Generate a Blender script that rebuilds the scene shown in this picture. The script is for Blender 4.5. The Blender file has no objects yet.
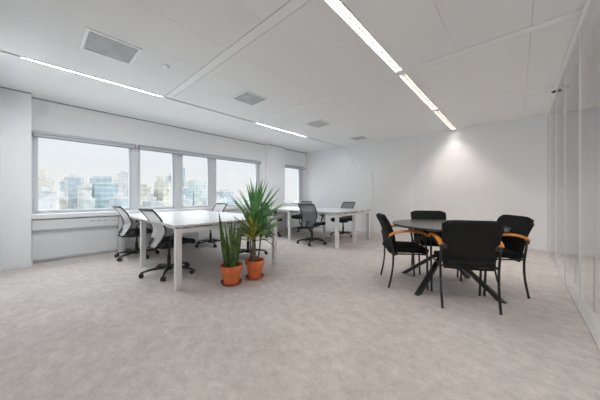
import bpy, bmesh, math, random
from mathutils import Vector, Matrix
PI = math.pi
R = math.radians
random.seed(7)
scn = bpy.context.scene
COL = scn.collection

# ------------------------------------------------------------------ materials
def mat(name, color, rough=.5, metal=0., spec=.5, var=0., vscale=40., bump=0., bscale=200.):
    m = bpy.data.materials.new(name); m.use_nodes = True
    nt = m.node_tree; b = nt.nodes['Principled BSDF']
    b.inputs['Base Color'].default_value = (*color, 1)
    b.inputs['Roughness'].default_value = rough
    b.inputs['Metallic'].default_value = metal
    b.inputs['Specular IOR Level'].default_value = spec
    if var or bump:
        tc = nt.nodes.new('ShaderNodeTexCoord')
    if var:
        n = nt.nodes.new('ShaderNodeTexNoise'); n.inputs['Scale'].default_value = vscale
        n.inputs['Detail'].default_value = 3
        nt.links.new(tc.outputs['Object'], n.inputs['Vector'])
        r = nt.nodes.new('ShaderNodeValToRGB')
        r.color_ramp.elements[0].position = .3; r.color_ramp.elements[1].position = .7
        r.color_ramp.elements[0].color = (*[c*(1-var) for c in color], 1)
        r.color_ramp.elements[1].color = (*[min(1, c*(1+var)) for c in color], 1)
        nt.links.new(n.outputs['Fac'], r.inputs['Fac'])
        nt.links.new(r.outputs['Color'], b.inputs['Base Color'])
    if bump:
        n = nt.nodes.new('ShaderNodeTexNoise'); n.inputs['Scale'].default_value = bscale
        nt.links.new(tc.outputs['Object'], n.inputs['Vector'])
        bp = nt.nodes.new('ShaderNodeBump'); bp.inputs['Strength'].default_value = bump
        bp.inputs['Distance'].default_value = .002
        nt.links.new(n.outputs['Fac'], bp.inputs['Height'])
        nt.links.new(bp.outputs['Normal'], b.inputs['Normal'])
    return m

def glass_mat(name, ior, tint, rough=.0):
    m = bpy.data.materials.new(name); m.use_nodes = True
    nt = m.node_tree; nt.nodes.clear()
    o = nt.nodes.new('ShaderNodeOutputMaterial'); mx = nt.nodes.new('ShaderNodeMixShader')
    t = nt.nodes.new('ShaderNodeBsdfTransparent'); t.inputs['Color'].default_value = (*tint, 1)
    g = nt.nodes.new('ShaderNodeBsdfGlossy'); g.inputs['Roughness'].default_value = rough
    f = nt.nodes.new('ShaderNodeFresnel')
    # leaving the pane bends light back: same reflectance on both faces
    ge = nt.nodes.new('ShaderNodeNewGeometry'); mr = nt.nodes.new('ShaderNodeMapRange')
    mr.inputs[3].default_value = ior; mr.inputs[4].default_value = 1/ior
    nt.links.new(ge.outputs['Backfacing'], mr.inputs[0]); nt.links.new(mr.outputs[0], f.inputs['IOR'])
    nt.links.new(f.outputs[0], mx.inputs[0]); nt.links.new(t.outputs[0], mx.inputs[1])
    nt.links.new(g.outputs[0], mx.inputs[2]); nt.links.new(mx.outputs[0], o.inputs[0])
    return m

def mesh_fabric(name, color, alpha):
    m = bpy.data.materials.new(name); m.use_nodes = True
    nt = m.node_tree; nt.nodes.clear()
    o = nt.nodes.new('ShaderNodeOutputMaterial'); mx = nt.nodes.new('ShaderNodeMixShader')
    t = nt.nodes.new('ShaderNodeBsdfTransparent')
    d = nt.nodes.new('ShaderNodeBsdfDiffuse'); d.inputs['Color'].default_value = (*color, 1)
    tl = nt.nodes.new('ShaderNodeBsdfTranslucent'); tl.inputs['Color'].default_value = (*color, 1)
    m2 = nt.nodes.new('ShaderNodeMixShader'); m2.inputs[0].default_value = .35
    nt.links.new(d.outputs[0], m2.inputs[1]); nt.links.new(tl.outputs[0], m2.inputs[2])
    mx.inputs[0].default_value = alpha
    nt.links.new(t.outputs[0], mx.inputs[1]); nt.links.new(m2.outputs[0], mx.inputs[2])
    nt.links.new(mx.outputs[0], o.inputs[0])
    return m

def carpet_mat():
    m = bpy.data.materials.new('carpet'); m.use_nodes = True
    nt = m.node_tree; b = nt.nodes['Principled BSDF']; L = nt.links.new
    b.inputs['Roughness'].default_value = .95; b.inputs['Specular IOR Level'].default_value = .15
    tc = nt.nodes.new('ShaderNodeTexCoord')
    def noise(scale, detail, rough, sx=1, sy=1, rot=0, dist=0):
        mp = nt.nodes.new('ShaderNodeMapping'); mp.inputs['Scale'].default_value = (sx, sy, 1)
        mp.inputs['Rotation'].default_value = (0, 0, rot)
        n = nt.nodes.new('ShaderNodeTexNoise'); n.inputs['Scale'].default_value = scale
        n.inputs['Detail'].default_value = detail; n.inputs['Roughness'].default_value = rough
        n.inputs['Distortion'].default_value = dist
        L(tc.outputs['Object'], mp.inputs['Vector']); L(mp.outputs[0], n.inputs['Vector'])
        return n.outputs['Fac']
    def ramp(fac, p0, c0, p1, c1):
        r = nt.nodes.new('ShaderNodeValToRGB')
        e = r.color_ramp.elements; e[0].position = p0; e[1].position = p1
        e[0].color = (*c0, 1); e[1].color = (*c1, 1); L(fac, r.inputs['Fac']); return r.outputs['Color']
    def mix(kind, f, a, c):
        n = nt.nodes.new('ShaderNodeMix'); n.data_type = 'RGBA'; n.blend_type = kind
        n.inputs[0].default_value = f; L(a, n.inputs[6]); L(c, n.inputs[7]); return n.outputs[2]
    big = ramp(noise(1.6, 6, .62, 1, 1, .3, .2), .36, CARPET_A, .64, CARPET_B)
    mid = ramp(noise(9.5, 7, .74, 1, 1.3, .5, .3), .34, (.83, .825, .82), .66, (1.11, 1.105, 1.10))
    fine = ramp(noise(70, 3, .7), .3, (.88, .88, .88), .7, (1.12, 1.12, 1.12))
    c = mix('MULTIPLY', 1, big, mid); c = mix('MULTIPLY', .8, c, fine)
    L(c, b.inputs['Base Color'])
    bp = nt.nodes.new('ShaderNodeBump'); bp.inputs['Strength'].default_value = .5; bp.inputs['Distance'].default_value = .004
    L(noise(320, 2, .6), bp.inputs['Height']); L(bp.outputs['Normal'], b.inputs['Normal'])
    return m

def facade(name, wall, glass, fh=3.6, cw=3.0, vfrac=.5, hfrac=.85, rough=.4, var=.25):
    """walls with rows and columns of windows, in object space"""
    m = bpy.data.materials.new(name); m.use_nodes = True
    nt = m.node_tree; b = nt.nodes['Principled BSDF']; L = nt.links.new
    wall = [c*FA for c in wall]; glass = [c*FA for c in glass]
    b.inputs['Roughness'].default_value = rough
    tc = nt.nodes.new('ShaderNodeTexCoord'); sp = nt.nodes.new('ShaderNodeSeparateXYZ'); L(tc.outputs['Object'], sp.inputs[0])
    def M(op, a, v):
        n = nt.nodes.new('ShaderNodeMath'); n.operation = op
        if hasattr(a, 'links'): L(a, n.inputs[0])
        else: n.inputs[0].default_value = a
        if hasattr(v, 'links'): L(v, n.inputs[1])
        else: n.inputs[1].default_value = v
        return n.outputs[0]
    zf = M('LESS_THAN', M('FRACT', M('MULTIPLY', sp.outputs['Z'], 1/fh), 0), vfrac)
    s = M('ADD', sp.outputs['X'], sp.outputs['Y'])
    cf = M('LESS_THAN', M('FRACT', M('MULTIPLY', s, 1/cw), 0), hfrac)
    f = M('MULTIPLY', zf, cf)
    n = nt.nodes.new('ShaderNodeTexVoronoi'); n.inputs['Scale'].default_value = .22
    L(tc.outputs['Object'], n.inputs['Vector'])
    mr = nt.nodes.new('ShaderNodeMapRange'); mr.inputs[3].default_value = 1-var; mr.inputs[4].default_value = 1+var*.5
    L(n.outputs['Color'], mr.inputs[0])
    mx = nt.nodes.new('ShaderNodeMix'); mx.data_type = 'RGBA'
    L(f, mx.inputs[0]); mx.inputs[6].default_value = (*wall, 1); mx.inputs[7].default_value = (*glass, 1)
    mm = nt.nodes.new('ShaderNodeMix'); mm.data_type = 'RGBA'; mm.blend_type = 'MULTIPLY'; mm.inputs[0].default_value = 1
    L(mx.outputs[2], mm.inputs[6]); L(mr.outputs[0], mm.inputs[7]); L(mm.outputs[2], b.inputs['Base Color'])
    return m

def leaf_mat(name, dark, light, scale=9., rough=.4):
    m = bpy.data.materials.new(name); m.use_nodes = True
    nt = m.node_tree; b = nt.nodes['Principled BSDF']; L = nt.links.new
    b.inputs['Roughness'].default_value = rough
    tc = nt.nodes.new('ShaderNodeTexCoord'); n = nt.nodes.new('ShaderNodeTexNoise')
    n.inputs['Scale'].default_value = scale; n.inputs['Detail'].default_value = 4
    L(tc.outputs['Object'], n.inputs['Vector'])
    r = nt.nodes.new('ShaderNodeValToRGB'); e = r.color_ramp.elements
    e[0].position = .38; e[1].position = .62; e[0].color = (*dark, 1); e[1].color = (*light, 1)
    L(n.outputs['Fac'], r.inputs['Fac']); L(r.outputs['Color'], b.inputs['Base Color'])
    return m

def emit_mat(name, color, strength):
    m = bpy.data.materials.new(name); m.use_nodes = True
    b = m.node_tree.nodes['Principled BSDF']
    b.inputs['Base Color'].default_value = (.9, .9, .9, 1)
    b.inputs['Emission Color'].default_value = (*color, 1); b.inputs['Emission Strength'].default_value = strength
    return m

FA = .42
CARPET_A = (.55, .51, .485); CARPET_B = (.615, .575, .55)
M = dict(
    wall=mat('wall_paint', (.865, .87, .875), .6, spec=.3, bump=.05, bscale=300),
    wallw=mat('window_wall_paint', (.86, .867, .875), .6, spec=.3, bump=.05, bscale=300),
    ceil=mat('ceiling_panel', (.83, .827, .825), .65, spec=.25, bump=.08, bscale=500),
    ceilbase=mat('ceiling_void', (.5, .5, .5), .9),
    band=mat('ceiling_band_metal', (.84, .837, .832), .38, spec=.6),
    skirt=mat('skirting_paint', (.84, .84, .85), .4),
    frame=mat('window_frame_metal', (.60, .615, .635), .4, spec=.5),
    sill=mat('sill_laminate', (.80, .81, .825), .35),
    convector=mat('convector_enamel', (.74, .75, .76), .45),
    slot=mat('dark_slot', (.10, .10, .11), .7),
    blindm=mat('blind_aluminium', (.46, .475, .49), .4, .3),
    blindd=mat('blind_hem_grey', (.22, .23, .24), .5),
    blindf=mat('blind_fabric', (.62, .64, .66), .8),
    lightw=mat('luminaire_enamel', (.88, .87, .86), .35),
    louver=mat('luminaire_louver', (.13, .11, .095), .5),
    louvera=mat('louver_aluminium', (.62, .63, .64), .5), louverd=mat('louver_grey', (.72, .73, .74), .5),
    ventw=mat('vent_frame_enamel', (.88, .88, .88), .4),
    ventg=mat('vent_grille', (.50, .51, .52), .5, var=.12, vscale=6),
    desk=mat('desk_top_laminate', (.68, .685, .69), .28, spec=.5),
    deskleg=mat('desk_leg_enamel', (.80, .795, .785), .4),
    deskrim=mat('desk_dark_reveal', (.20, .17, .15), .6),
    black=mat('chair_black_plastic', (.022, .022, .024), .45),
    seatf=mat('chair_seat_fabric', (.028, .028, .030), .9, bump=.3, bscale=400),
    caster=mat('caster_rubber', (.02, .02, .021), .5),
    gas=mat('gas_column_metal', (.03, .03, .032), .3, .6),
    mesh=mesh_fabric('chair_back_mesh', (.88, .89, .90), .76),
    meshd=mesh_fabric('chair_back_mesh_grey', (.30, .31, .32), .66),
    mfab=mat('armchair_black_fabric', (.018, .019, .019), .92, spec=.2, bump=.3, bscale=350),
    mleg=mat('armchair_black_metal', (.018, .018, .019), .35),
    wood=mat('armrest_orange_wood', (.88, .31, .035), .35, var=.18, vscale=14),
    tabletop=mat('table_black_laminate', (.035, .035, .037), .25, spec=.9),
    terra=mat('terracotta', (.74, .19, .065), .75, var=.16, vscale=12),
    saucer=mat('terracotta_saucer', (.34, .095, .045), .7, var=.16, vscale=12),
    soil=mat('potting_soil', (.16, .10, .07), .95, var=.4, vscale=60, bump=.8, bscale=60),
    stem=mat('yucca_stem', (.16, .12, .08), .85, var=.35, vscale=30, bump=.5, bscale=60),
    leafa=leaf_mat('yucca_leaf_green', (.06, .23, .075), (.20, .48, .15)),
    leafb=leaf_mat('yucca_leaf_yellowish', (.18, .25, .04), (.42, .46, .09)),
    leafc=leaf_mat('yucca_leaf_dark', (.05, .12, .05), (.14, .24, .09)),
    snake=leaf_mat('snake_plant_leaf', (.035, .10, .028), (.15, .22, .055), 24.),
    glass=glass_mat('window_glass', 1.45, (.985, .99, .992)),
    pglass=glass_mat('partition_glass', 1.5, (.985, .99, .99), .04),
    alu=mat('partition_profile', (.88, .88, .885), .35),
    joint=mat('partition_joint_seal', (.36, .37, .38), .4),
    jointw=mat('partition_joint_profile', (.88, .885, .89), .4),
    sensor=mat('sensor_plastic', (.85, .85, .85), .4),
    ground=mat('city_ground', (.36, .40, .41), .9, var=.25, vscale=.03),
)
M['carpet'] = carpet_mat()

# ------------------------------------------------------------------ mesh helpers
class MB:
    def __init__(s): s.bm = bmesh.new()
    def box(s, x0, x1, y0, y1, z0, z1, mtx=None):
        c = [(x0,y0,z0),(x1,y0,z0),(x1,y1,z0),(x0,y1,z0),(x0,y0,z1),(x1,y0,z1),(x1,y1,z1),(x0,y1,z1)]
        v = [s.bm.verts.new(mtx @ Vector(p) if mtx else p) for p in c]
        for f in ((3,2,1,0),(4,5,6,7),(0,1,5,4),(1,2,6,5),(2,3,7,6),(3,0,4,7)): s.bm.faces.new([v[i] for i in f])
        return s
    def tube(s, pts, rad, n=8, flat=None, cap=True):
        """sweep; rad scalar or list, flat=(w,h) ellipse radii list alternative"""
        pts = [Vector(p) for p in pts]; k = len(pts); rings = []
        for i, p in enumerate(pts):
            t = (pts[min(i+1, k-1)] - pts[max(i-1, 0)]).normalized()
            ref = Vector((0,0,1)) if abs(t.z) < .95 else Vector((0,1,0))
            a = t.cross(ref).normalized(); b = a.cross(t).normalized()
            if flat: ra, rb = flat if not isinstance(flat, list) else flat[i]
            else: ra = rb = rad if not isinstance(rad, (list, tuple)) else rad[i]
            rings.append([s.bm.verts.new(p + a*ra*math.cos(2*PI*j/n) + b*rb*math.sin(2*PI*j/n)) for j in range(n)])
        for i in range(k-1):
            for j in range(n):
                s.bm.faces.new((rings[i][j], rings[i][(j+1)%n], rings[i+1][(j+1)%n], rings[i+1][j]))
        if cap:
            s.bm.faces.new(rings[0][::-1]); s.bm.faces.new(rings[-1])
        return s
    def loop(s, pts, rad, n=8):
        pts = [Vector(p) for p in pts]; k = len(pts); rings = []
        for i, p in enumerate(pts):
            t = (pts[(i+1) % k] - pts[i-1]).normalized()
            ref = Vector((0,1,0)) if abs(t.y) < .9 else Vector((0,0,1))
            a = t.cross(ref).normalized(); b = a.cross(t).normalized()
            rings.append([s.bm.verts.new(p + a*rad*math.cos(2*PI*j/n) + b*rad*math.sin(2*PI*j/n)) for j in range(n)])
        for i in range(k):
            r0, r1 = rings[i], rings[(i+1) % k]
            for j in range(n): s.bm.faces.new((r0[j], r0[(j+1)%n], r1[(j+1)%n], r1[j]))
        return s
    def lathe(s, prof, n=24, c=(0,0,0)):
        """prof: list of (r,z); r==0 ends close"""
        rings = []
        for r, z in prof:
            if r <= 1e-6: rings.append([s.bm.verts.new((c[0], c[1], c[2]+z))])
            else: rings.append([s.bm.verts.new((c[0]+r*math.cos(2*PI*j/n), c[1]+r*math.sin(2*PI*j/n), c[2]+z)) for j in range(n)])
        for a, b in zip(rings, rings[1:]):
            for j in range(n):
                j2 = (j+1) % n
                if len(a) == 1 and len(b) == 1: continue
                if len(a) == 1: s.bm.faces.new((a[0], b[j], b[j2]))
                elif len(b) == 1: s.bm.faces.new((a[j], b[0], a[j2]))
                else: s.bm.faces.new((a[j], b[j], b[j2], a[j2]))
        return s
    def grid(s, fn, nu, nv, thick=0., nfn=None):
        """surface fn(u,v)->Vector, closed slab when thick"""
        P = [[Vector(fn(i/nu, j/nv)) for j in range(nv+1)] for i in range(nu+1)]
        def nrm(i, j):
            du = P[min(i+1,nu)][j] - P[max(i-1,0)][j]; dv = P[i][min(j+1,nv)] - P[i][max(j-1,0)]
            return du.cross(dv).normalized()
        top = [[s.bm.verts.new(P[i][j] + nrm(i,j)*thick/2) for j in range(nv+1)] for i in range(nu+1)]
        for i in range(nu):
            for j in range(nv): s.bm.faces.new((top[i][j], top[i+1][j], top[i+1][j+1], top[i][j+1]))
        if thick:
            bot = [[s.bm.verts.new(P[i][j] - nrm(i,j)*thick/2) for j in range(nv+1)] for i in range(nu+1)]
            for i in range(nu):
                for j in range(nv): s.bm.faces.new((bot[i][j+1], bot[i+1][j+1], bot[i+1][j], bot[i][j]))
            for i in range(nu):
                s.bm.faces.new((top[i][0], bot[i][0], bot[i+1][0], top[i+1][0]))
                s.bm.faces.new((top[i+1][nv], bot[i+1][nv], bot[i][nv], top[i][nv]))
            for j in range(nv):
                s.bm.faces.new((top[0][j+1], bot[0][j+1], bot[0][j], top[0][j]))
                s.bm.faces.new((top[nu][j], bot[nu][j], bot[nu][j+1], top[nu][j+1]))
        return s
    def slab(s, outline, z0, z1):
        """extrude an xy outline"""
        a = [s.bm.verts.new((x, y, z0)) for x, y in outline]; b = [s.bm.verts.new((x, y, z1)) for x, y in outline]
        s.bm.faces.new(a[::-1]); s.bm.faces.new(b); n = len(a)
        for i in range(n): s.bm.faces.new((a[i], a[(i+1)%n], b[(i+1)%n], b[i]))
        return s
    def build(s, name, material, parent=None, smooth=False, bevel=0., sub=0, loc=None):
        bmesh.ops.recalc_face_normals(s.bm, faces=s.bm.faces)
        me = bpy.data.meshes.new(name); s.bm.to_mesh(me); s.bm.free()
        me.materials.append(material)
        o = bpy.data.objects.new(name, me); COL.objects.link(o)
        if parent: o.parent = parent
        if loc: o.location = loc
        if smooth:
            for p in me.polygons: p.use_smooth = True
        if bevel:
            b = o.modifiers.new('bevel', 'BEVEL'); b.width = bevel; b.segments = 2; b.limit_method = 'ANGLE'
        if sub:
            d = o.modifiers.new('sub', 'SUBSURF'); d.levels = d.render_levels = sub
        if smooth and not sub:
            try: me.set_sharp_from_angle(angle=R(40))
            except Exception: pass
        return o

def tag(o, label, cat, group=None):
    o['label'] = label; o['category'] = cat
    if group: o['group'] = group
    return o
def struct(o): o['kind'] = 'structure'; return o
def empty(name, loc=(0,0,0), rz=0.):
    o = bpy.data.objects.new(name, None); COL.objects.link(o); o.empty_display_size = .1
    o.location = loc; o.rotation_euler = (0, 0, rz); return o
def copy_tree(o, parent=None):
    c = o.copy(); COL.objects.link(c)
    if parent: c.parent = parent
    for ch in list(o.children): copy_tree(ch, c)
    return c
def spline(pts, n=6):
    """Catmull-Rom through points"""
    P = [Vector(p) for p in pts]; out = []
    for i in range(len(P)-1):
        a, b, c, d = P[max(i-1,0)], P[i], P[i+1], P[min(i+2,len(P)-1)]
        for k in range(n):
            t = k/n
            out.append(.5*((2*b)+(c-a)*t+(2*a-5*b+4*c-d)*t*t+(3*b-a-3*c+d)*t**3))
    out.append(P[-1]); return out

# ------------------------------------------------------------------ room measures (metres)
XW, XR, YB, YF, ZC = -5.76, .44, 6.70, -.33, 2.66       # window wall, glass wall, back wall, near wall, ceiling
XO = 2.0                                                # corridor beyond the glass
# floor
struct(MB().box(-6.1, XO, -.6, 7.0, -.2, 0).build('floor', M['carpet']))
# ceiling: panels with open joints below a slab
SL = (-4.20, -4.145); SR = (-1.155, -1.055)
ys = [(-.6, 1.385), (1.495, 3.095), (3.205, 4.885), (4.995, 7.0)]
xs = [(-6.1, SL[0]), (SL[1], -3.5), (-3.5, -2.9), (-2.9, -2.3), (-2.3, -1.7), (-1.7, SR[0]), (SR[1], -.5), (-.5, .1), (.1, XR+.05)]
c = MB(); g = .0013
for x0, x1 in xs:
    for y0, y1 in (ys if x1 > SL[1] else [(-.6, 7.0)]): c.box(x0+g, x1-g, y0+g, y1-g, ZC, ZC+.05)
c.box(XR+.05, 1.285, -.6, 7, ZC, ZC+.05).box(1.415, XO, -.6, 7, ZC, ZC+.05)
for y0, y1 in ((-.6, .8), (2.4, 4.1), (5.7, 7)): c.box(1.285, 1.415, y0, y1, ZC, ZC+.05)
ceiling = struct(c.build('ceiling', M['ceil']))
struct(MB().box(-6.1, XO, -.6, 7, ZC+.10, ZC+.3).build('ceiling_slab', M['ceilbase'], ceiling))
for i, y in enumerate((1.44, 3.15, 4.94)):
    struct(MB().box(SL[1]+.002, XR, y-.05, y+.05, ZC-.0015, ZC+.06).build('trim_%d' % (i+1), M['band']))
# walls
struct(MB().box(-6.1, XO+.1, YB, YB+.25, 0, ZC+.2).build('wall_back', M['wall']))
struct(MB().box(-6.1, XO+.1, YF-.25, YF, 0, ZC+.2).build('wall_front', M['wall']))
struct(MB().box(XO, XO+.2, -.6, 7, 0, ZC+.2).build('wall_corridor', M['wall']))
ZS, ZT = .79, 2.10
w = MB()
w.box(-6.0, XW, -.6, 7, 0, ZS); w.box(-6.0, XW, -.6, 7, ZT, ZC+.2)
for y0, y1 in ((-.6, -.03), (4.56, 5.46), (6.56, 7.0)): w.box(-6.0, XW, y0, y1, ZS, ZT)
w.box(XW, -5.53, YF, -.03, 0, ZC)                       # columns
w.box(XW, -5.61, 4.77, 5.47, 0, ZC)
struct(w.build('wall_window', M['wallw']))
# grey strip along the window wall, shade of a cornice gap put into its colour
struct(MB().box(XW, XW+.012, -.03, 4.77, ZC-.018, ZC).box(XW, XW+.012, 5.47, YB, ZC-.018, ZC).box(-5.53, -5.518, YF, -.03, ZC-.018, ZC)
       .box(-5.61, -5.598, 4.77, 5.47, ZC-.018, ZC).build('trim_4', mat('shadow_gap', (.33, .34, .35), .8)))
# skirting
struct(MB().box(-5.6, XR, YB-.012, YB, 0, .05).build('baseboard_back', M['skirt']))
struct(MB().box(-5.53, -5.518, YF, -.018, 0, .06).box(-5.70, -5.53, -.03, -.018, 0, .06).box(XW, XW+.012, -.018, 4.77, 0, .05)
       .box(-5.61, -5.598, 4.77, 5.47, 0, .06).box(XW, XW+.012, 5.47, YB, 0, .05).build('baseboard_window', M['skirt']))
struct(MB().box(-5.5, XR, YF, YF+.012, 0, .06).build('baseboard_front', M['skirt']))
# slim joints on the back wall
struct(MB().box(-3.185, -3.16, YB-.012, YB, .05, 1.74).build('trim_5', M['band'], bevel=.002))
struct(MB().box(-1.963, -1.957, YB-.003, YB, .05, ZC).build('trim_6', mat('panel_seam', (.66, .67, .68), .7)))

# windows: frame, pane
def window(n, y0, y1, z0=ZS+.02, z1=ZT-.02):
    t = .035; a = MB()
    a.box(-5.87, -5.79, y0, y0+t*1.5, z0, z1).box(-5.87, -5.79, y1-t, y1, z0, z1)
    a.box(-5.87, -5.79, y0+t, y1-t, z0, z0+t).box(-5.87, -5.79, y0+t, y1-t, z1-t, z1)
    f = struct(a.build('window_%d' % n, M['frame'], bevel=.004))
    MB().box(-5.84, -5.825, y0+t, y1-t, z0+t, z1-t).build('pane', M['glass'], f)
for n, (a, b) in enumerate(((-.01, 1.315), (1.42, 2.135), (2.27, 2.975), (3.115, 4.49), (5.50, 6.40))): window(n+1, a, b)
posts = ((-.03, -.01), (1.315, 1.42), (2.135, 2.27), (2.975, 3.115), (4.49, 4.56), (5.46, 5.50), (6.40, 6.56))
for i, (a, b) in enumerate(posts):
    struct(MB().box(-5.92, -5.77, a, b, ZS, ZT).build('trim_%d' % (7+i), M['frame'], bevel=.004))
h = MB()
for a, b in ((-.03, 4.56), (5.46, 6.56)):
    h.box(-5.92, -5.78, a, b, ZS, ZS+.02).box(-5.92, -5.78, a, b, ZT-.02, ZT)
struct(h.build('trim_14', M['frame']))
# sills
struct(MB().box(-5.80, -5.62, -.028, 4.768, ZS-.078, ZS-.002).build('trim_15', M['sill'], bevel=.006))
struct(MB().box(-5.80, -5.62, 5.475, 6.695, ZS-.078, ZS-.002).build('trim_16', M['sill'], bevel=.006))

# convector casings under the sill
def convector(y0, y1, label):
    o = empty('wall_convector', (XW, (y0+y1)/2, 0))
    tag(o, label, 'heater', 'convector casings under the window sill')
    hw = (y1-y0)/2
    MB().box(.002, .115, -hw, hw, .53, .70).build('casing', M['convector'], o, bevel=.006)
    MB().box(.002, .06, -hw, hw, .055, .528).build('lower_panel', M['convector'], o, bevel=.003)
    for k in range(3):
        yy = hw*.28 + k*.085
        MB().box(.113, .118, yy, yy+.055, .628, .636).build('vent_slot', M['slot'], o)
    MB().box(.113, .118, hw*.28+.30, hw*.28+.36, .612, .618).build('vent_slot', M['slot'], o)
conv = [(-.026, 1.076, 'long white convector casing below the leftmost window beside the corner column'),
        (1.08, 2.186, 'white convector casing below the second window from the left, behind the mesh office chairs'),
        (2.19, 3.296, 'white convector casing below the third window from the left, behind the near desks'),
        (3.30, 4.755, 'white convector casing below the fourth window, left of the wall column'),
        (5.49, 6.66, 'white convector casing below the last window beside the back wall')]
for a in conv: convector(*a)

# roller blinds
def blind(y0, y1, label):
    o = empty('roller_blind', (XW, (y0+y1)/2, 2.08)); hw = (y1-y0)/2
    tag(o, label, 'blind', 'rolled up blinds above the windows')
    MB().box(.002, .07, -hw, hw, .002, .045).build('cassette', M['blindm'], o, bevel=.008)
    b = MB().tube([(.035, -hw+.02, -.018), (.035, hw-.02, -.018)], .02, 12).build('fabric_roll', M['blindf'], o, smooth=True)
    MB().box(.022, .046, -hw+.02, hw-.02, -.052, -.036).build('hem_bar', M['blindd'], o, bevel=.003)
    for s in (-1, 1): MB().box(.004, .066, s*hw-.008, s*hw+.008, -.045, .043).build('end_bracket', M['blindd'], o, bevel=.003)
blind(-.025, 1.37, 'rolled up grey blind above the leftmost window')
blind(1.43, 4.54, 'long rolled up grey blind running over the three middle windows')
blind(5.485, 6.55, 'short rolled up grey blind above the narrow window by the back wall')

# glass partition on the right: rails, panes in two layers, joints
XR2 = XR + .085
rail = MB()
rail.box(XR-.010, XR2+.010, YF, YB, 0, .016)
rail.box(XR-.03, XR2+.02, YF, YB, ZC-.022, ZC)
part = struct(rail.build('wall_right', M['alu'], bevel=.004))
js = [.56, 1.51, 2.46, 3.42, 4.37, 5.27, 6.2]
eds = [YF] + js + [YB]
for xx in (XR, XR2):
    for a, b in zip(eds, eds[1:]):
        MB().box(xx-.005, xx+.005, a+.008, b-.008, .016, ZC-.022).build('glass_pane', M['pglass'], part)
for j in js:
    MB().box(XR-.007, XR+.007, j-.006, j+.008, .016, ZC-.022).build('joint_strip', M['jointw'], part)
    MB().box(XR2-.007, XR2+.007, j-.007, j+.007, .016, ZC-.022).build('joint_strip', M['joint'], part)

# ------------------------------------------------------------------ ceiling lights
def finish(o, power, color, wd, hl, lampw, lampz, spread):
    if not power: return o
    L = bpy.data.lights.new('strip_lamp', 'AREA'); L.shape = 'RECTANGLE'; L.size = lampw or wd-.03; L.size_y = 2*hl-.06
    L.energy = power; L.color = color; L.spread = spread
    lo = bpy.data.objects.new('strip_lamp', L); COL.objects.link(lo); lo.parent = o; lo.location = (0, 0, lampz)
    return o
def luminaire(xc, wd, y0, y1, color, power, label, strength, spread, inset=0., lm='louver', lampw=None, lampz=.055):
    hl = (y1-y0)/2; o = empty('recessed_strip_light', (xc, (y0+y1)/2, ZC))
    tag(o, label, 'ceiling light', 'recessed strip lights in the ceiling')
    t = .006; a = MB()
    a.box(-wd/2, -wd/2+t, -hl, hl, -.004, .075).box(wd/2-t, wd/2, -hl, hl, -.004, .075)
    a.box(-wd/2, wd/2, -hl, -hl+t, -.004, .075).box(-wd/2, wd/2, hl-t, hl, -.004, .075)
    a.box(-wd/2, wd/2, -hl, hl, .075, .085)
    a.build('housing', M['lightw' if lm == 'louver' else lm], o)
    MB().box(-wd/2+t+.004, wd/2-t-.004, -hl+.02, hl-.02, .060, .070).build('lamp_tube', emit_mat('lamp_glow', color, strength), o)
    if lampz < .02: return finish(o, power, color, wd, hl, lampw, lampz, spread)
    l = MB(); n = int((2*hl)/.055)
    for k in range(1, n):
        y = -hl + 2*hl*k/n
        l.box(-wd/2+t, wd/2-t, y-.0018, y+.0018, .002, .030)
    l.box(-.002, .002, -hl+t, hl-t, .002, .024)
    l.build('louver', M[lm], o)
    return finish(o, power, color, wd, hl, lampw, lampz, spread)
def end_spot(o, y, color, power):
    # end lamp of a strip, thrown down the back wall
    L = bpy.data.lights.new('end_lamp', 'SPOT'); L.energy = power; L.color = color
    L.spot_size = R(98); L.spot_blend = .3; L.shadow_soft_size = .02
    lo = bpy.data.objects.new('end_lamp', L); COL.objects.link(lo); lo.parent = o; lo.location = (0, y-o.location.y, -.012)
WARM = (1, .92, .855); COOL = (.93, .97, 1)
SEG = [(-.31, 1.38), (1.50, 3.09), (3.21, 4.88), (5.00, 6.63)]
PR = 9.5; PL = 22; PEND = 17; SPR = R(165)
lr = ['lit strip light of the right hand row, nearest the camera above the near wall',  # first one is out of view, added to lift the room's brightness
      'brightest lit strip light, long and louvred, running out of the top edge of the picture',
      'lit strip light in the middle of the bright row, between two ceiling crossbands',
      'lit strip light of the bright row ending at the back wall above the glow']
for (a, b), l in zip(SEG, lr):
    o = luminaire((SR[0]+SR[1])/2, SR[1]-SR[0]-.006, a, b, WARM, PR, l, 6., SPR)
    if b > 6:
        for y, k in ((6.40, .42), (6.18, .75), (5.9, .75)): end_spot(o, y, (1, .88, .80), PEND*k)
ll = ['thin white strip light at the far left of the ceiling, parallel to the leftmost window',
      'second strip light of the window side row, behind the first square vents',
      'third strip light of the window side row, above the far desks',
      'last strip light of the window side row, ending at the back wall']
for k, ((a, b), l) in enumerate(zip(SEG, ll)):
    o = luminaire((SL[0]+SL[1])/2, SL[1]-SL[0]-.006, max(a, -.12), b, COOL, (PL*1.25, 0, PL*1.1, 0)[k], l, (.5, .02, .5, .02)[k], R(176), 0, ('louvera', 'louverd', 'louvera', 'louverd')[k], .035, (.001, .055, .001, .055)[k])
    if k == 3:
        for y, q in ((6.44, .5), (6.2, 1.)): end_spot(o, y, COOL, 1.6*q)

# unseen fill strips added beyond the glass to brighten it and the room
for k, y in enumerate((1.6, 4.9)):
    luminaire(1.35, .12, y-.785, y+.785, (1, .975, .95), 72, ['corridor strip light beyond the glass wall, the nearer one', 'corridor strip light beyond the glass wall, towards the back'][k], 4., R(150))
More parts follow.
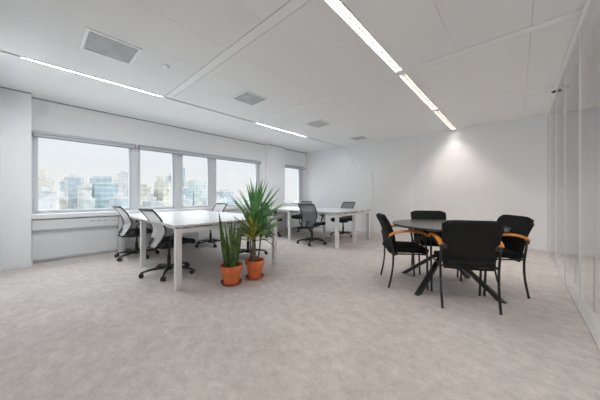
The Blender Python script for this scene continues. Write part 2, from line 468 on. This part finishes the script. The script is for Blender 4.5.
# ceiling vents
def vent(xc, yc, wx, wy, label):
    o = empty('ceiling_vent', (xc, yc, ZC)); tag(o, label, 'vent', 'square air vents in the ceiling')
    t = .03; z0, z1 = -.012, -.0005; a = MB()
    a.box(-wx/2, wx/2, -wy/2, -wy/2+t, z0, z1).box(-wx/2, wx/2, wy/2-t, wy/2, z0, z1)
    a.box(-wx/2, -wx/2+t, -wy/2+t, wy/2-t, z0, z1).box(wx/2-t, wx/2, -wy/2+t, wy/2-t, z0, z1)
    a.build('frame', M['ventw'], o, bevel=.003)
    s = MB(); s.box(-wx/2+t, wx/2-t, -wy/2+t, wy/2-t, -.003, -.0005)
    n = 22
    for k in range(n):
        x = -wx/2+t + (wx-2*t)*(k+.5)/n
        s.box(x-.004, x+.004, -wy/2+t, wy/2-t, -.0045, -.003)
    s.build('grille', M['ventg'], o)
vent(-3.215, .55, .47, .46, 'square grey air vent at the upper left, nearest of the four')
vent(-3.21, 2.34, .45, .45, 'square grey air vent above the near desks, second from the left')
vent(-3.22, 4.17, .45, .45, 'small square grey air vent, third from the left along the ceiling')
vent(-3.19, 5.92, .45, .45, 'small square grey air vent nearest the back wall')
# detectors
o = empty('smoke_detector', (-3.17, 1.07, ZC)); tag(o, 'small round white detector on the ceiling between the two nearest vents', 'smoke detector')
MB().lathe([(0, -.001), (.04, -.001), (.04, -.012), (.028, -.03), (0, -.032)], 20).build('cover', M['sensor'], o, smooth=True)
MB().lathe([(.0415, -.006), (.0425, -.006), (.0425, -.010), (.0415, -.010), (.0415, -.006)], 20).build('dark_ring', M['slot'], o)
o = empty('motion_sensor', (.36, 5.10, ZC)); tag(o, 'small white sensor on the ceiling beside the top rail of the glass wall', 'sensor')
MB().lathe([(0, -.001), (.05, -.001), (.05, -.014), (.035, -.04), (0, -.045)], 20).build('cover', M['sensor'], o, smooth=True)
MB().lathe([(0, -.001), (.022, -.001), (.022, -.05), (0, -.055)], 14, (.045, .06, 0)).build('dark_lens', M['slot'], o, smooth=True)

# ------------------------------------------------------------------ bench desks
def rect_leg(x, y, w, z1, parent, d=None):
    d = d or w
    return MB().box(x-w/2, x+w/2, y-d/2, y+d/2, .0, z1).build('leg', M['deskleg'], parent, bevel=.004)
def bench(x0, x1, y0, y1, label):
    o = empty('bench_desk', ((x0+x1)/2, (y0+y1)/2, 0)); tag(o, label, 'desk', 'white four person bench desks')
    hx, hy = (x1-x0)/2, (y1-y0)/2; zt = .745
    for sx in (-1, 1):
        for sy in (-1, 1):
            xa, xb = (0.002, hx) if sx > 0 else (-hx, -.002); ya, yb = (.004, hy) if sy > 0 else (-hy, -.004)
            MB().box(xa, xb, ya, yb, zt-.025, zt).build('desktop', M['desk'], o, bevel=.003)
    w = .065
    for x in (-hx+.05, 0, hx-.045):
        for y in (-hy+.045, hy-.045): rect_leg(x, y, w, .705, o)
        MB().box(x-w/2+.002, x+w/2-.002, -hy+.078, hy-.078, .650, .703).build('cross_beam', M['deskleg'], o, bevel=.003)
    rect_leg(hx-.045, 0, w, .652, o); rect_leg(-hx+.05, 0, w, .652, o)
    for y in (-hy+.12, -.12, .12, hy-.12):
        MB().box(-hx+.085, -.035, y-.02, y+.02, .665, .703).build('rail', M['deskleg'], o, bevel=.003)
        MB().box(.035, hx-.08, y-.02, y+.02, .665, .703).build('rail', M['deskleg'], o, bevel=.003)
    for x in (-hx+.05, 0, hx-.045):
        for y in (-hy*.94, -hy*.5, -.07, .07, hy*.5, hy*.94):
            MB().box(x-.025, x+.025, y-.03, y+.03, .703, zt-.025).build('spacer', M['deskrim'], o)
    return o
bench(-5.60, -2.855, 1.065, 2.64, 'near white four person bench desk standing behind the two potted plants')
bench(-5.55, -2.715, 4.15, 5.66, 'far white four person bench desk in front of the back wall')

# ------------------------------------------------------------------ task chair (faces +Y)
def task_chair():
    o = empty('office_chair')
    # star base
    b = MB(); b.lathe([(0, .06), (.045, .06), (.05, .075), (.042, .12), (0, .125)], 16)
    for k in range(5):
        a = 2*PI*k/5 + R(90)
        d = Vector((math.cos(a), math.sin(a), 0))
        b.tube([d*.02+Vector((0,0,.095)), d*.12+Vector((0,0,.098)), d*.23+Vector((0,0,.086)), d*.325+Vector((0,0,.066))], 0, 8,
               flat=[(.026,.024), (.024,.022), (.020,.016), (.015,.011)])
    b.build('star_base', M['black'], o, smooth=True)
    for k in range(5):
        a = 2*PI*k/5 + R(90); d = Vector((math.cos(a), math.sin(a), 0)); t = Vector((-math.sin(a), math.cos(a), 0))
        cst = MB()
        for s in (-1, 1):
            cst.tube([d*.325+t*s*.008+Vector((0,0,.029)), d*.325+t*s*.027+Vector((0,0,.029))], .0285, 14)
        cst.tube([d*.325+t*-.008+Vector((0,0,.030)), d*.325+t*.008+Vector((0,0,.030))], .022, 10)
        cst.tube([d*.325+Vector((0,0,.045)), d*.325+Vector((0,0,.070))], .008, 8)
        cst.build('caster', M['caster'], o, smooth=True)
    MB().tube([(0,0,.11), (0,0,.26)], .024, 12).tube([(0,0,.25), (0,0,.40)], .015, 12).build('gas_column', M['gas'], o, smooth=True)
    m = MB(); m.box(-.09, .09, -.13, .11, .365, .405); m.tube([(.08,.02,.38), (.20,.02,.38)], .007, 8)
    m.build('tilt_mechanism', M['black'], o, bevel=.01)
    # seat cushion
    def seat(u, v):
        x = (u-.5)*2; y = (v-.5)*2
        k = (1-abs(x)**4*.10*(1)) 
        yy = .050 + y*.235*(1-abs(x)**5*.12)
        xx = x*.245*(1-abs(y)**5*.10)
        z = .447 - .012*(1-x*x)*(1-y*y) - .035*max(0, y-.55)**2/.2 + .012*abs(x)**3
        return (xx, yy, z)
    MB().grid(seat, 10, 10, .062).build('seat', M['seatf'], o, smooth=True, bevel=.016)
    # back: curved mesh panel inside a tube frame
    prof = [(-.262, .405), (-.232, .45), (-.190, .52), (-.155, .61), (-.178, .70), (-.225, .79), (-.285, .87), (-.312, .90)]
    def back_y(z):
        for (y0, z0), (y1, z1) in zip(prof, prof[1:]):
            if z <= z1: 
                t = (z-z0)/(z1-z0); return y0+(y1-y0)*t
        return prof[-1][0]
    pl = spline([(0, y, z) for y, z in prof], 4)
    def wid(t): return .125 + .072*math.sin(min(1, t*1.35)*PI/2) - .008*max(0, t-.8)/.2
    def mesh_pt(u, v):
        i = min(len(pl)-1, int(round(v*(len(pl)-1)))); p = pl[i]; x = (u-.5)*2
        return (x*wid(v), p.y + .030*x*x*(1-.4*v), p.z)
    MB().grid(mesh_pt, 10, len(pl)-1, .004).build('back_mesh', M['mesh'], o, smooth=True)
    fr = []
    N = len(pl)-1
    for j in range(N+1): fr.append(mesh_pt(1, j/N))
    for i in range(9, 0, -1): fr.append(Vector(mesh_pt(i/10, 1)) + Vector((0,0,.006)))
    for j in range(N, -1, -1): fr.append(mesh_pt(0, j/N))
    for i in range(1, 10): fr.append(mesh_pt(i/10, 0))
    f = MB().loop(fr, .011, 8)
    f.tube([mesh_pt(0, 1), mesh_pt(.25, 1), mesh_pt(.5, 1), mesh_pt(.75, 1), mesh_pt(1, 1)], .016, 8)
    f.build('back_frame', M['black'], o, smooth=True)
    MB().tube(spline([(0,-.10,.385), (0,-.21,.385), (0,-.262,.43), (0,-.215,.53)], 4), 0, 8, flat=(.035, .013)).build('back_stem', M['black'], o, smooth=True)
    for s in (-1, 1):
        a = MB(); a.tube(spline([(s*.13,-.06,.42), (s*.235,-.10,.43), (s*.275,-.115,.50), (s*.28,-.07,.59), (s*.28,.0,.648)], 4), 0, 8, flat=(.016, .012))
        ar = a.build('armrest', M['black'], o, smooth=True)
        MB().tube(spline([(s*.28,-.10,.652), (s*.28,-.06,.662), (s*.28,.06,.664), (s*.278,.14,.655)], 4), 0, 10, flat=(.034, .014)).build('arm_pad', M['black'], ar, smooth=True)
    return o
tc = task_chair()
chairs = [
 (-3.60, 1.26, 6, 'pale mesh office chair nearest the camera, pushed under the corner of the near desk'),
 (-5.02, 1.22, 4, 'black office chair with pale mesh back, leftmost, by the window at the near desk'),
 (-5.00, 2.60, 186, 'mesh office chair on the window end of the far side of the near desk'),
 (-3.62, 2.60, 176, 'office chair on the far side of the near desk, hidden behind the palm-like plant'),
 (-3.47, 4.25, 12, 'black office chair with see-through mesh back on the near side of the far desk'),
 (-3.50, 5.62, 177, 'office chair behind the far desk, its mesh back showing above the desktop'),
 (-4.95, 4.25, 0, 'office chair at the far desk, mostly hidden by plant leaves and a desk leg'),
 (-4.96, 5.56, 186, 'office chair at the far side of the far desk, beside the narrow window'),
]
for i, (x, y, a, l) in enumerate(chairs):
    o = tc if i == 0 else copy_tree(tc)
    if i >= 4:                                          # the far desk's chairs have darker mesh
        bk = [ch for ch in o.children if ch.name.startswith('back_mesh')][0]
        if i == 4: dark_back = bk.data.copy(); dark_back.materials[0] = M['meshd']
        bk.data = dark_back
    for ch in o.children:                               # each star base swivels on its own
        if ch.name.startswith(('star_base', 'caster')): ch.rotation_euler = (0, 0, R((17, -9, 0, 8, -19, 5, 0, 20)[i]))
    o.location = (x, y, 0); o.rotation_euler = (0, 0, R(a)); tag(o, l, 'chair', 'mesh back office chairs at the desks')

# ------------------------------------------------------------------ round table
TX, TY, TR = -.64, 3.33, .60
o = empty('round_table', (TX, TY, 0)); tag(o, 'round black table on crossed legs between four black armchairs', 'table')
MB().lathe([(0, .713), (TR-.03, .713), (TR-.004, .724), (TR, .735), (TR-.004, .742), (0, .742)], 64).build('tabletop', M['tabletop'], o, smooth=True)
MB().lathe([(0, .695), (.22, .695), (.22, .713), (0, .713)], 32).build('mounting_plate', M['mleg'], o)
for fx, fy in ((-.535, .145), (.535, -.145), (-.165, -.52), (.16, .515)):
    d = Vector((fx, fy, 0)); n = Vector((-fy, fx, 0)).normalized()*.026
    # straight bar from the foot through the middle to the other side under the top
    p0 = d; p1 = -d*.62 + Vector((0,0,.70)); dz = Vector((d.x, d.y, 0)).normalized()*.032
    b = MB(); vs = []
    for p in (p0, p1): vs += [b.bm.verts.new(p+n+dz), b.bm.verts.new(p-n+dz), b.bm.verts.new(p-n-dz), b.bm.verts.new(p+n-dz)]
    b.bm.faces.new(vs[0:4]); b.bm.faces.new(vs[4:8])
    for i in range(4): b.bm.faces.new((vs[i], vs[(i+1)%4], vs[4+(i+1)%4], vs[4+i]))
    b.build('leg', M['mleg'], o, bevel=.003)

# ------------------------------------------------------------------ armchair (faces +Y)
def armchair():
    o = empty('armchair')
    def seat(u, v):
        x = (u-.5)*2; y = (v-.5)*2
        return (x*.218*(1-abs(y)**6*.06), .01 + y*.225, .44 + .012*(1-x*x)*(1-y*y) - .012*max(0, y)**3)
    MB().grid(seat, 10, 10, .062).build('seat', M['mfab'], o, smooth=True, bevel=.018)
    pr = spline([(0, -.166, .378), (0, -.192, .50), (0, -.215, .62), (0, -.255, .74), (0, -.305, .845)], 4)
    def back(u, v):
        p = pr[int(round(v*(len(pr)-1)))]; x = (u-.5)*2
        w = .208 + .040*v
        zc = -.040*max(0, abs(x)-.70)**2/.09*(v**5)
        return (x*w*(1-.05*max(0, v-.9)/.1*abs(x)), p.y + .012 + .022*x*x, p.z + zc)
    MB().grid(back, 12, len(pr)-1, .052).build('backrest', M['mfab'], o, smooth=True, bevel=.02)
    for s in (-1, 1):
        MB().tube(spline([(s*.236,-.225,0), (s*.238,-.185,.20), (s*.242,-.175,.38), (s*.243,-.190,.50), (s*.243,-.205,.625)], 5), .0115, 8).build('leg', M['mleg'], o, smooth=True)
        MB().tube(spline([(s*.232,.205,0), (s*.238,.20,.20), (s*.243,.195,.42), (s*.248,.165,.60), (s*.250,.14,.637)], 5), .0115, 8).build('leg', M['mleg'], o, smooth=True)
        MB().tube([(s*.240,-.178,.405), (s*.243,.197,.405)], .009, 8).build('side_rail', M['mleg'], o, smooth=True)
        ar = MB().tube(spline([(s*.242,-.212,.612), (s*.246,-.18,.640), (s*.255,-.08,.668), (s*.257,.05,.672), (s*.253,.15,.655), (s*.248,.205,.622)], 5), 0, 10,
                  flat=(.026, .015)).build('armrest', M['wood'], o, smooth=True)
        ar['label'] = 'curved orange wooden armrest'
        MB().box(s*.225-.03*s if s>0 else -.255, .255 if s>0 else -.195, -.222, -.176, .575, .612).build('arm_bracket', M['mleg'], o, bevel=.004)
    for y, z in ((-.175, .402), (.18, .402)):
        MB().tube([(-.238, y, z), (.238, y, z)], .009, 8).build('cross_rail', M['mleg'], o, smooth=True)
    return o
ac = armchair()
arm = [(-.417, 2.94, 26, 'black armchair with orange wooden arms, nearest, seen from behind in front of the round table'),
       (-1.064, 3.116, -56, 'black armchair with orange wooden arms at the left of the round table'),
       (-.225, 3.56, 125, 'black armchair with orange wooden arms right of the table, nearest the glass wall'),
       (-.887, 3.83, -150, 'black armchair behind the round table, only its low backrest showing over the tabletop')]
for i, (x, y, a, l) in enumerate(arm):
    o = ac if i == 0 else copy_tree(ac)
    o.location = (x, y, 0); o.rotation_euler = (0, 0, R(a)); tag(o, l, 'chair', 'black armchairs around the round table')

# ------------------------------------------------------------------ plants
CR = Vector((.742, .670, 0)); CF = Vector((-.670, .742, 0))
def pot(o, r, hh):
    MB().lathe([(0, .012), (r*1.0, .012), (r*1.06, .03), (r*1.10, .04), (r*1.05, .045), (r*.98, .028), (0, .026)][0:0] or
               [(0, .0), (r*.86, .0), (r*.98, .032), (r*.94, .034), (r*.84, .012), (0, .012)], 32).build('saucer', M['saucer'], o, smooth=True)
    MB().lathe([(0, .013), (r*.66, .013), (r*.90, hh*.74), (r*1.0, hh*.75), (r*1.03, hh), (r*.95, hh), (r*.90, hh-.04), (0, hh-.04)], 32).build('pot', M['terra'], o, smooth=True)
    MB().lathe([(0, hh-.03), (r*.5, hh-.027), (r*.915, hh-.035), (r*.5, hh-.045), (0, hh-.045)], 24).build('soil', M['soil'], o, smooth=True)
def blade(mb, base, direction, length, width, droop, twist=0., n=7, fold=.25, taper=.9):
    d = Vector(direction).normalized(); up = Vector((0,0,1))
    side = d.cross(up)
    if side.length < 1e-3: side = Vector((1,0,0))
    side.normalize(); side = Matrix.Rotation(twist, 3, d) @ side
    p = Vector(base); cur = d.copy(); rows = []
    for i in range(n+1):
        t = i/n
        w = width*(.55+1.1*t if t < .35 else (.935*(1-((t-.35)/.65)**1.6)+.03)) 
        nn = side.cross(cur).normalized()
        th = .0012
        rows.append([mb.bm.verts.new(p - side*w/2 + nn*w*fold), mb.bm.verts.new(p + nn*th), mb.bm.verts.new(p + side*w/2 + nn*w*fold), mb.bm.verts.new(p - nn*th)])
        p = p + cur*(length/n); cur = (cur - up*droop*(t+.15)/n).normalized()
    for a, b in zip(rows, rows[1:]):
        for i in range(4): mb.bm.faces.new((a[i], a[(i+1)%4], b[(i+1)%4], b[i]))
    mb.bm.faces.new(rows[0]); mb.bm.faces.new(rows[-1])
rnd = random.Random(11)
# snake plant
o = empty('potted_snake_plant', (-2.622, 1.636, 0)); tag(o, 'upright snake plant in a terracotta pot with saucer, left of the two plants', 'potted plant')
pot(o, .134, .232)
specs = []
for k in range(15):
    a = rnd.uniform(0, 2*PI); rr = rnd.uniform(.01, .075)
    specs.append((a, rr, rnd.uniform(.36, .60), rnd.uniform(.052, .07)))
specs += [(PI+.7, .07, .70, .06), (.75, .06, .62, .062), (2.2, .05, .64, .06)]
for a, rr, hh, wd in specs:
    v = Vector((math.cos(a), math.sin(a), 0)); b = MB()
    blade(b, v*rr + Vector((0,0,.205)), v*((rr*2.6+rnd.uniform(0,.08)) if hh < .605 else .13) + Vector((0,0,1)), hh, wd, rnd.uniform(-.05, .1), rnd.uniform(-1.5, 1.5), 8, .18)
    b.build('leaf', M['snake'], o, smooth=True)
# yucca
o = empty('potted_yucca', (-2.565, 1.95, 0)); tag(o, 'tall spiky palm-like plant in a terracotta pot with saucer, right of the two plants', 'potted plant')
pot(o, .122, .245)
def crown(name, base, axis, n, l0, l1, wd, m, spread0, spread1, droop, seed, side=None):
    r = random.Random(seed); b = MB(); axis = Vector(axis).normalized()
    e1 = axis.cross(Vector((.3, .9, .1))).normalized(); e2 = axis.cross(e1)
    for k in range(n):
        t = (k+.5)/n; ph = k*2.39996 + r.uniform(-.2, .2)
        th = spread0 + (spread1-spread0)*t**.8 + r.uniform(-.08, .08)
        d = axis*math.cos(th) + (e1*math.cos(ph) + e2*math.sin(ph))*math.sin(th)
        blade(b, Vector(base) + Vector((0,0,-.12*t)) + d*.01, d, r.uniform(l0, l1), wd*r.uniform(.8, 1.15), droop*(0.4+t)*r.uniform(.5, 1.2), r.uniform(-.5, .5), 7, .22)
    return b.build(name, m, o, smooth=True)
A = CR*.0 + Vector((0,0,.80)); B = CR*-.01 - CF*.06 + Vector((0,0,.60)); C = CR*.07 + CF*.03 + Vector((0,0,.64)); D = CR*-.07 + CF*.03 + Vector((0,0,.66))
def stem(p0, p1, r0, r1):
    p0 = Vector(p0); p1 = Vector(p1); mid = (p0+p1)/2 + Vector((rnd.uniform(-.01,.01), rnd.uniform(-.01,.01), 0))
    MB().tube(spline([p0, mid, p1], 5), [r0+(r1-r0)*i/10 for i in range(11)], 10).build('stem', M['stem'], o, smooth=True)
stem((0, 0, .2), A, .015, .012); stem(CR*-.03-CF*.02+Vector((0,0,.2)), B, .012, .009); stem(CR*.035+Vector((0,0,.2)), C, .011, .009); stem(CR*-.05+Vector((0,0,.2)), D, .012, .010)
crown('leaf_crown', A, CR*.16+CF*.1+Vector((0,0,1)), 28, .44, .60, .055, M['leafa'], .08, 1.0, .15, 3)
crown('leaf_crown', B, -CF*.35+CR*.05+Vector((0,0,1)), 22, .24, .34, .046, M['leafb'], .15, 1.15, .5, 5)
crown('leaf_crown', C, CR*.40+Vector((0,0,1)), 18, .34, .48, .046, M['leafa'], .10, .75, .3, 8)
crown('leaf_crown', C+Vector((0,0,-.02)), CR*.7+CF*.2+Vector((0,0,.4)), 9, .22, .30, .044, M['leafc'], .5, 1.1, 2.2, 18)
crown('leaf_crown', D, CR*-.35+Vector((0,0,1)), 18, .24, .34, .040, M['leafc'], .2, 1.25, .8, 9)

# ------------------------------------------------------------------ the city outside
f_, yaw, H = 240., R(42.1), 1.08
sn, cs = math.sin(yaw), math.cos(yaw)
def at_x(px, py, X):
    r = (px-300)/f_; d = -(py-196)/f_; a = (r*cs - sn, r*sn + cs, d); t = X/a[0]
    return a[1]*t, H + a[2]*t
GZ = -42.
struct(MB().box(-1500, -30, -900, 1500, GZ-1, GZ).build('ground', M['ground']))
PALE = (.80, .80, .78); TEAL = (.42, .56, .60)
FM = dict(  # pale wall and glass tones kept close: distance haze put into the colour
    tan=facade('facade_beige', (.88, .84, .76), (.78, .75, .70), 3.4, 2.6, .45, .6),
    teal=facade('facade_teal_glass', (.68, .80, .84), (.45, .63, .69), 3.8, 3.2, .7, .88, .2),
    blue=facade('facade_blue_glass', (.76, .82, .86), (.58, .70, .78), 3.8, 2.4, .75, .85, .2),
    band=facade('facade_white_bands', (.90, .89, .84), (.62, .67, .70), 3.6, 100., .42, 1.0),
    cream=facade('facade_cream', (.92, .89, .78), (.68, .70, .66), 3.6, 3.4, .5, .62, .5, .4),
    pale=facade('facade_pale', (.83, .85, .85), (.75, .79, .81), 3.6, 2.8, .5, .7),
    green=facade('facade_pale_green', (.79, .85, .84), (.68, .78, .78), 3.6, 3.0, .55, .7),
)
def tower(px0, px1, py, D, m, depth, label, crown_=None, name='office_tower'):
    y0, z = at_x(px0, py, -D); y1, _ = at_x(px1, py, -D)
    o = empty(name, (-D-depth/2, (y0+y1)/2, GZ)); tag(o, label, 'building', 'city buildings seen through the windows')
    hw = (y1-y0)/2; hh = z-GZ
    MB().box(-depth/2, depth/2, -hw, hw, 0, hh).build('facade', FM[m], o)
    MB().box(-depth/2-.2, depth/2+.2, -hw-.2, hw+.2, hh, hh+.9).build('parapet', FM['pale'], o)
    MB().box(-depth*.25, depth*.2, -hw*.5, hw*.4, hh+.9, hh+3.4).build('roof_plant', FM['pale'], o)
    if crown_:
        a0, a1, cy = crown_; b0, z2 = at_x(a0, cy, -D); b1, _ = at_x(a1, cy, -D); yc = (y0+y1)/2
        MB().box(-depth*.4, depth*.3, b0-yc, b1-yc, hh, z2-GZ).build('upper_block', FM[m], o)
T = [
 (36, 48, 178, 260, 'tan', 30, 'beige tower at the far left edge of the leftmost window', (39, 47, 169)),
 (47, 54, 181, 330, 'tan', 25, 'lower tan block just right of the beige tower at far left', None),
 (36, 57, 192, 190, 'pale', 26, 'low pale block at the bottom left of the leftmost window', None),
 (61, 66, 182, 300, 'blue', 20, 'slim bluish tower left of the wide glass block', None),
 (68, 84, 177, 240, 'blue', 34, 'wide pale blue glass block in the middle of the leftmost window', None),
 (82, 92, 186, 200, 'band', 24, 'white building with dark horizontal window bands', None),
 (94, 118, 184, 210, 'teal', 36, 'large teal glass building with a set back upper block', (97, 114, 175)),
 (117, 124, 180, 320, 'pale', 24, 'pale tower right of the large teal building', None),
 (123, 131, 173, 280, 'pale', 24, 'taller pale tower at the right edge of the leftmost window', None),
 (139, 151, 188, 220, 'cream', 24, 'cream block at the left of the second window', (142, 149, 184)),
 (150, 164, 196, 300, 'blue', 30, 'low blue block in the middle of the second window', None),
 (163, 171, 182, 210, 'cream', 22, 'cream stepped tower at the right of the second window', (165, 170, 174)),
 (170, 176, 176, 320, 'teal', 24, 'teal tower behind the cream stepped tower', None),
 (181, 185, 168, 300, 'teal', 18, 'tall slim teal tower at the left edge of the third window', None),
 (186, 193, 189, 260, 'teal', 22, 'short teal tower beside the tall slim one', None),
 (194, 206, 182, 270, 'green', 28, 'broad pale green tower in the third window', (198, 205, 180)),
 (205, 210, 193, 330, 'blue', 18, 'small blue tower right of the pale green one', None),
 (216, 227, 199, 200, 'green', 26, 'low pale green block at the left of the fourth window', None),
 (224, 234, 192, 300, 'blue', 26, 'bluish block in the fourth window behind the yucca', None),
 (234, 252, 200, 345, 'pale', 26, 'low hazy block behind the yucca leaves', None),
 (283, 294, 201, 320, 'pale', 26, 'low hazy block in the narrow window by the back wall', None),
]
T += [(60, 68, 199, 150, 'cream', 16, 'small cream low block below the slim bluish tower', None),
      (84, 95, 200, 140, 'green', 16, 'low pale green block in front of the white banded building', None),
      (117, 131, 199, 150, 'blue', 18, 'low bluish block at the bottom right of the leftmost window', None),
      (151, 163, 203, 150, 'green', 16, 'low green block at the sill of the second window', None),
      (182, 192, 201, 150, 'pale', 16, 'low pale block at the sill of the third window', None)]
for t in T: tower(*t[:7], crown_=t[7])

# ------------------------------------------------------------------ sky, sun, camera
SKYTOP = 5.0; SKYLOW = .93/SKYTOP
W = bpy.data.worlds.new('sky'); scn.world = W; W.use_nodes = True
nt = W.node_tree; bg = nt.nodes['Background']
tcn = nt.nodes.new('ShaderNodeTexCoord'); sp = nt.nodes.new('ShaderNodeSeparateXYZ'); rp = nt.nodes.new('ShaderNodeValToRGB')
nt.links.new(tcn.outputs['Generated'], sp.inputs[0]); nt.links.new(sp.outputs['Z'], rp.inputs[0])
# bright hazy overcast: pale near the skyline, several times brighter high up
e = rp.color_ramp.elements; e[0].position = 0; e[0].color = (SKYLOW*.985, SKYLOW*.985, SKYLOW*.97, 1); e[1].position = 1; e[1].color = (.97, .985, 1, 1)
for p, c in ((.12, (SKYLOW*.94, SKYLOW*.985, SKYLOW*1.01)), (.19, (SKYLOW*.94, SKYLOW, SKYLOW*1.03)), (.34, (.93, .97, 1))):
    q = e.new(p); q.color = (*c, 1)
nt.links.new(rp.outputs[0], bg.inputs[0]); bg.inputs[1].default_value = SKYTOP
S = bpy.data.lights.new('hazy_sun', 'SUN'); S.energy = .5; S.angle = R(6); S.color = (1, .97, .92)
so = bpy.data.objects.new('hazy_sun', S); COL.objects.link(so)
so.rotation_euler = Vector((-.80, .30, -.52)).to_track_quat('-Z', 'Y').to_euler()

cam = bpy.data.cameras.new('camera'); co = bpy.data.objects.new('camera', cam); COL.objects.link(co)
cam.sensor_width = 36; cam.lens = 36*240/600; cam.shift_y = -4/600; cam.clip_start = .02; cam.clip_end = 3000
co.location = (0, 0, 1.08); co.rotation_euler = (R(90), 0, yaw)
scn.camera = co
scn.view_settings.view_transform = 'Standard'; scn.view_settings.look = 'None'
scn.view_settings.exposure = 0; scn.view_settings.gamma = 1
scn.cycles.max_bounces = 10; scn.cycles.diffuse_bounces = 6; scn.cycles.transparent_max_bounces = 16
scn.cycles.use_denoising = True
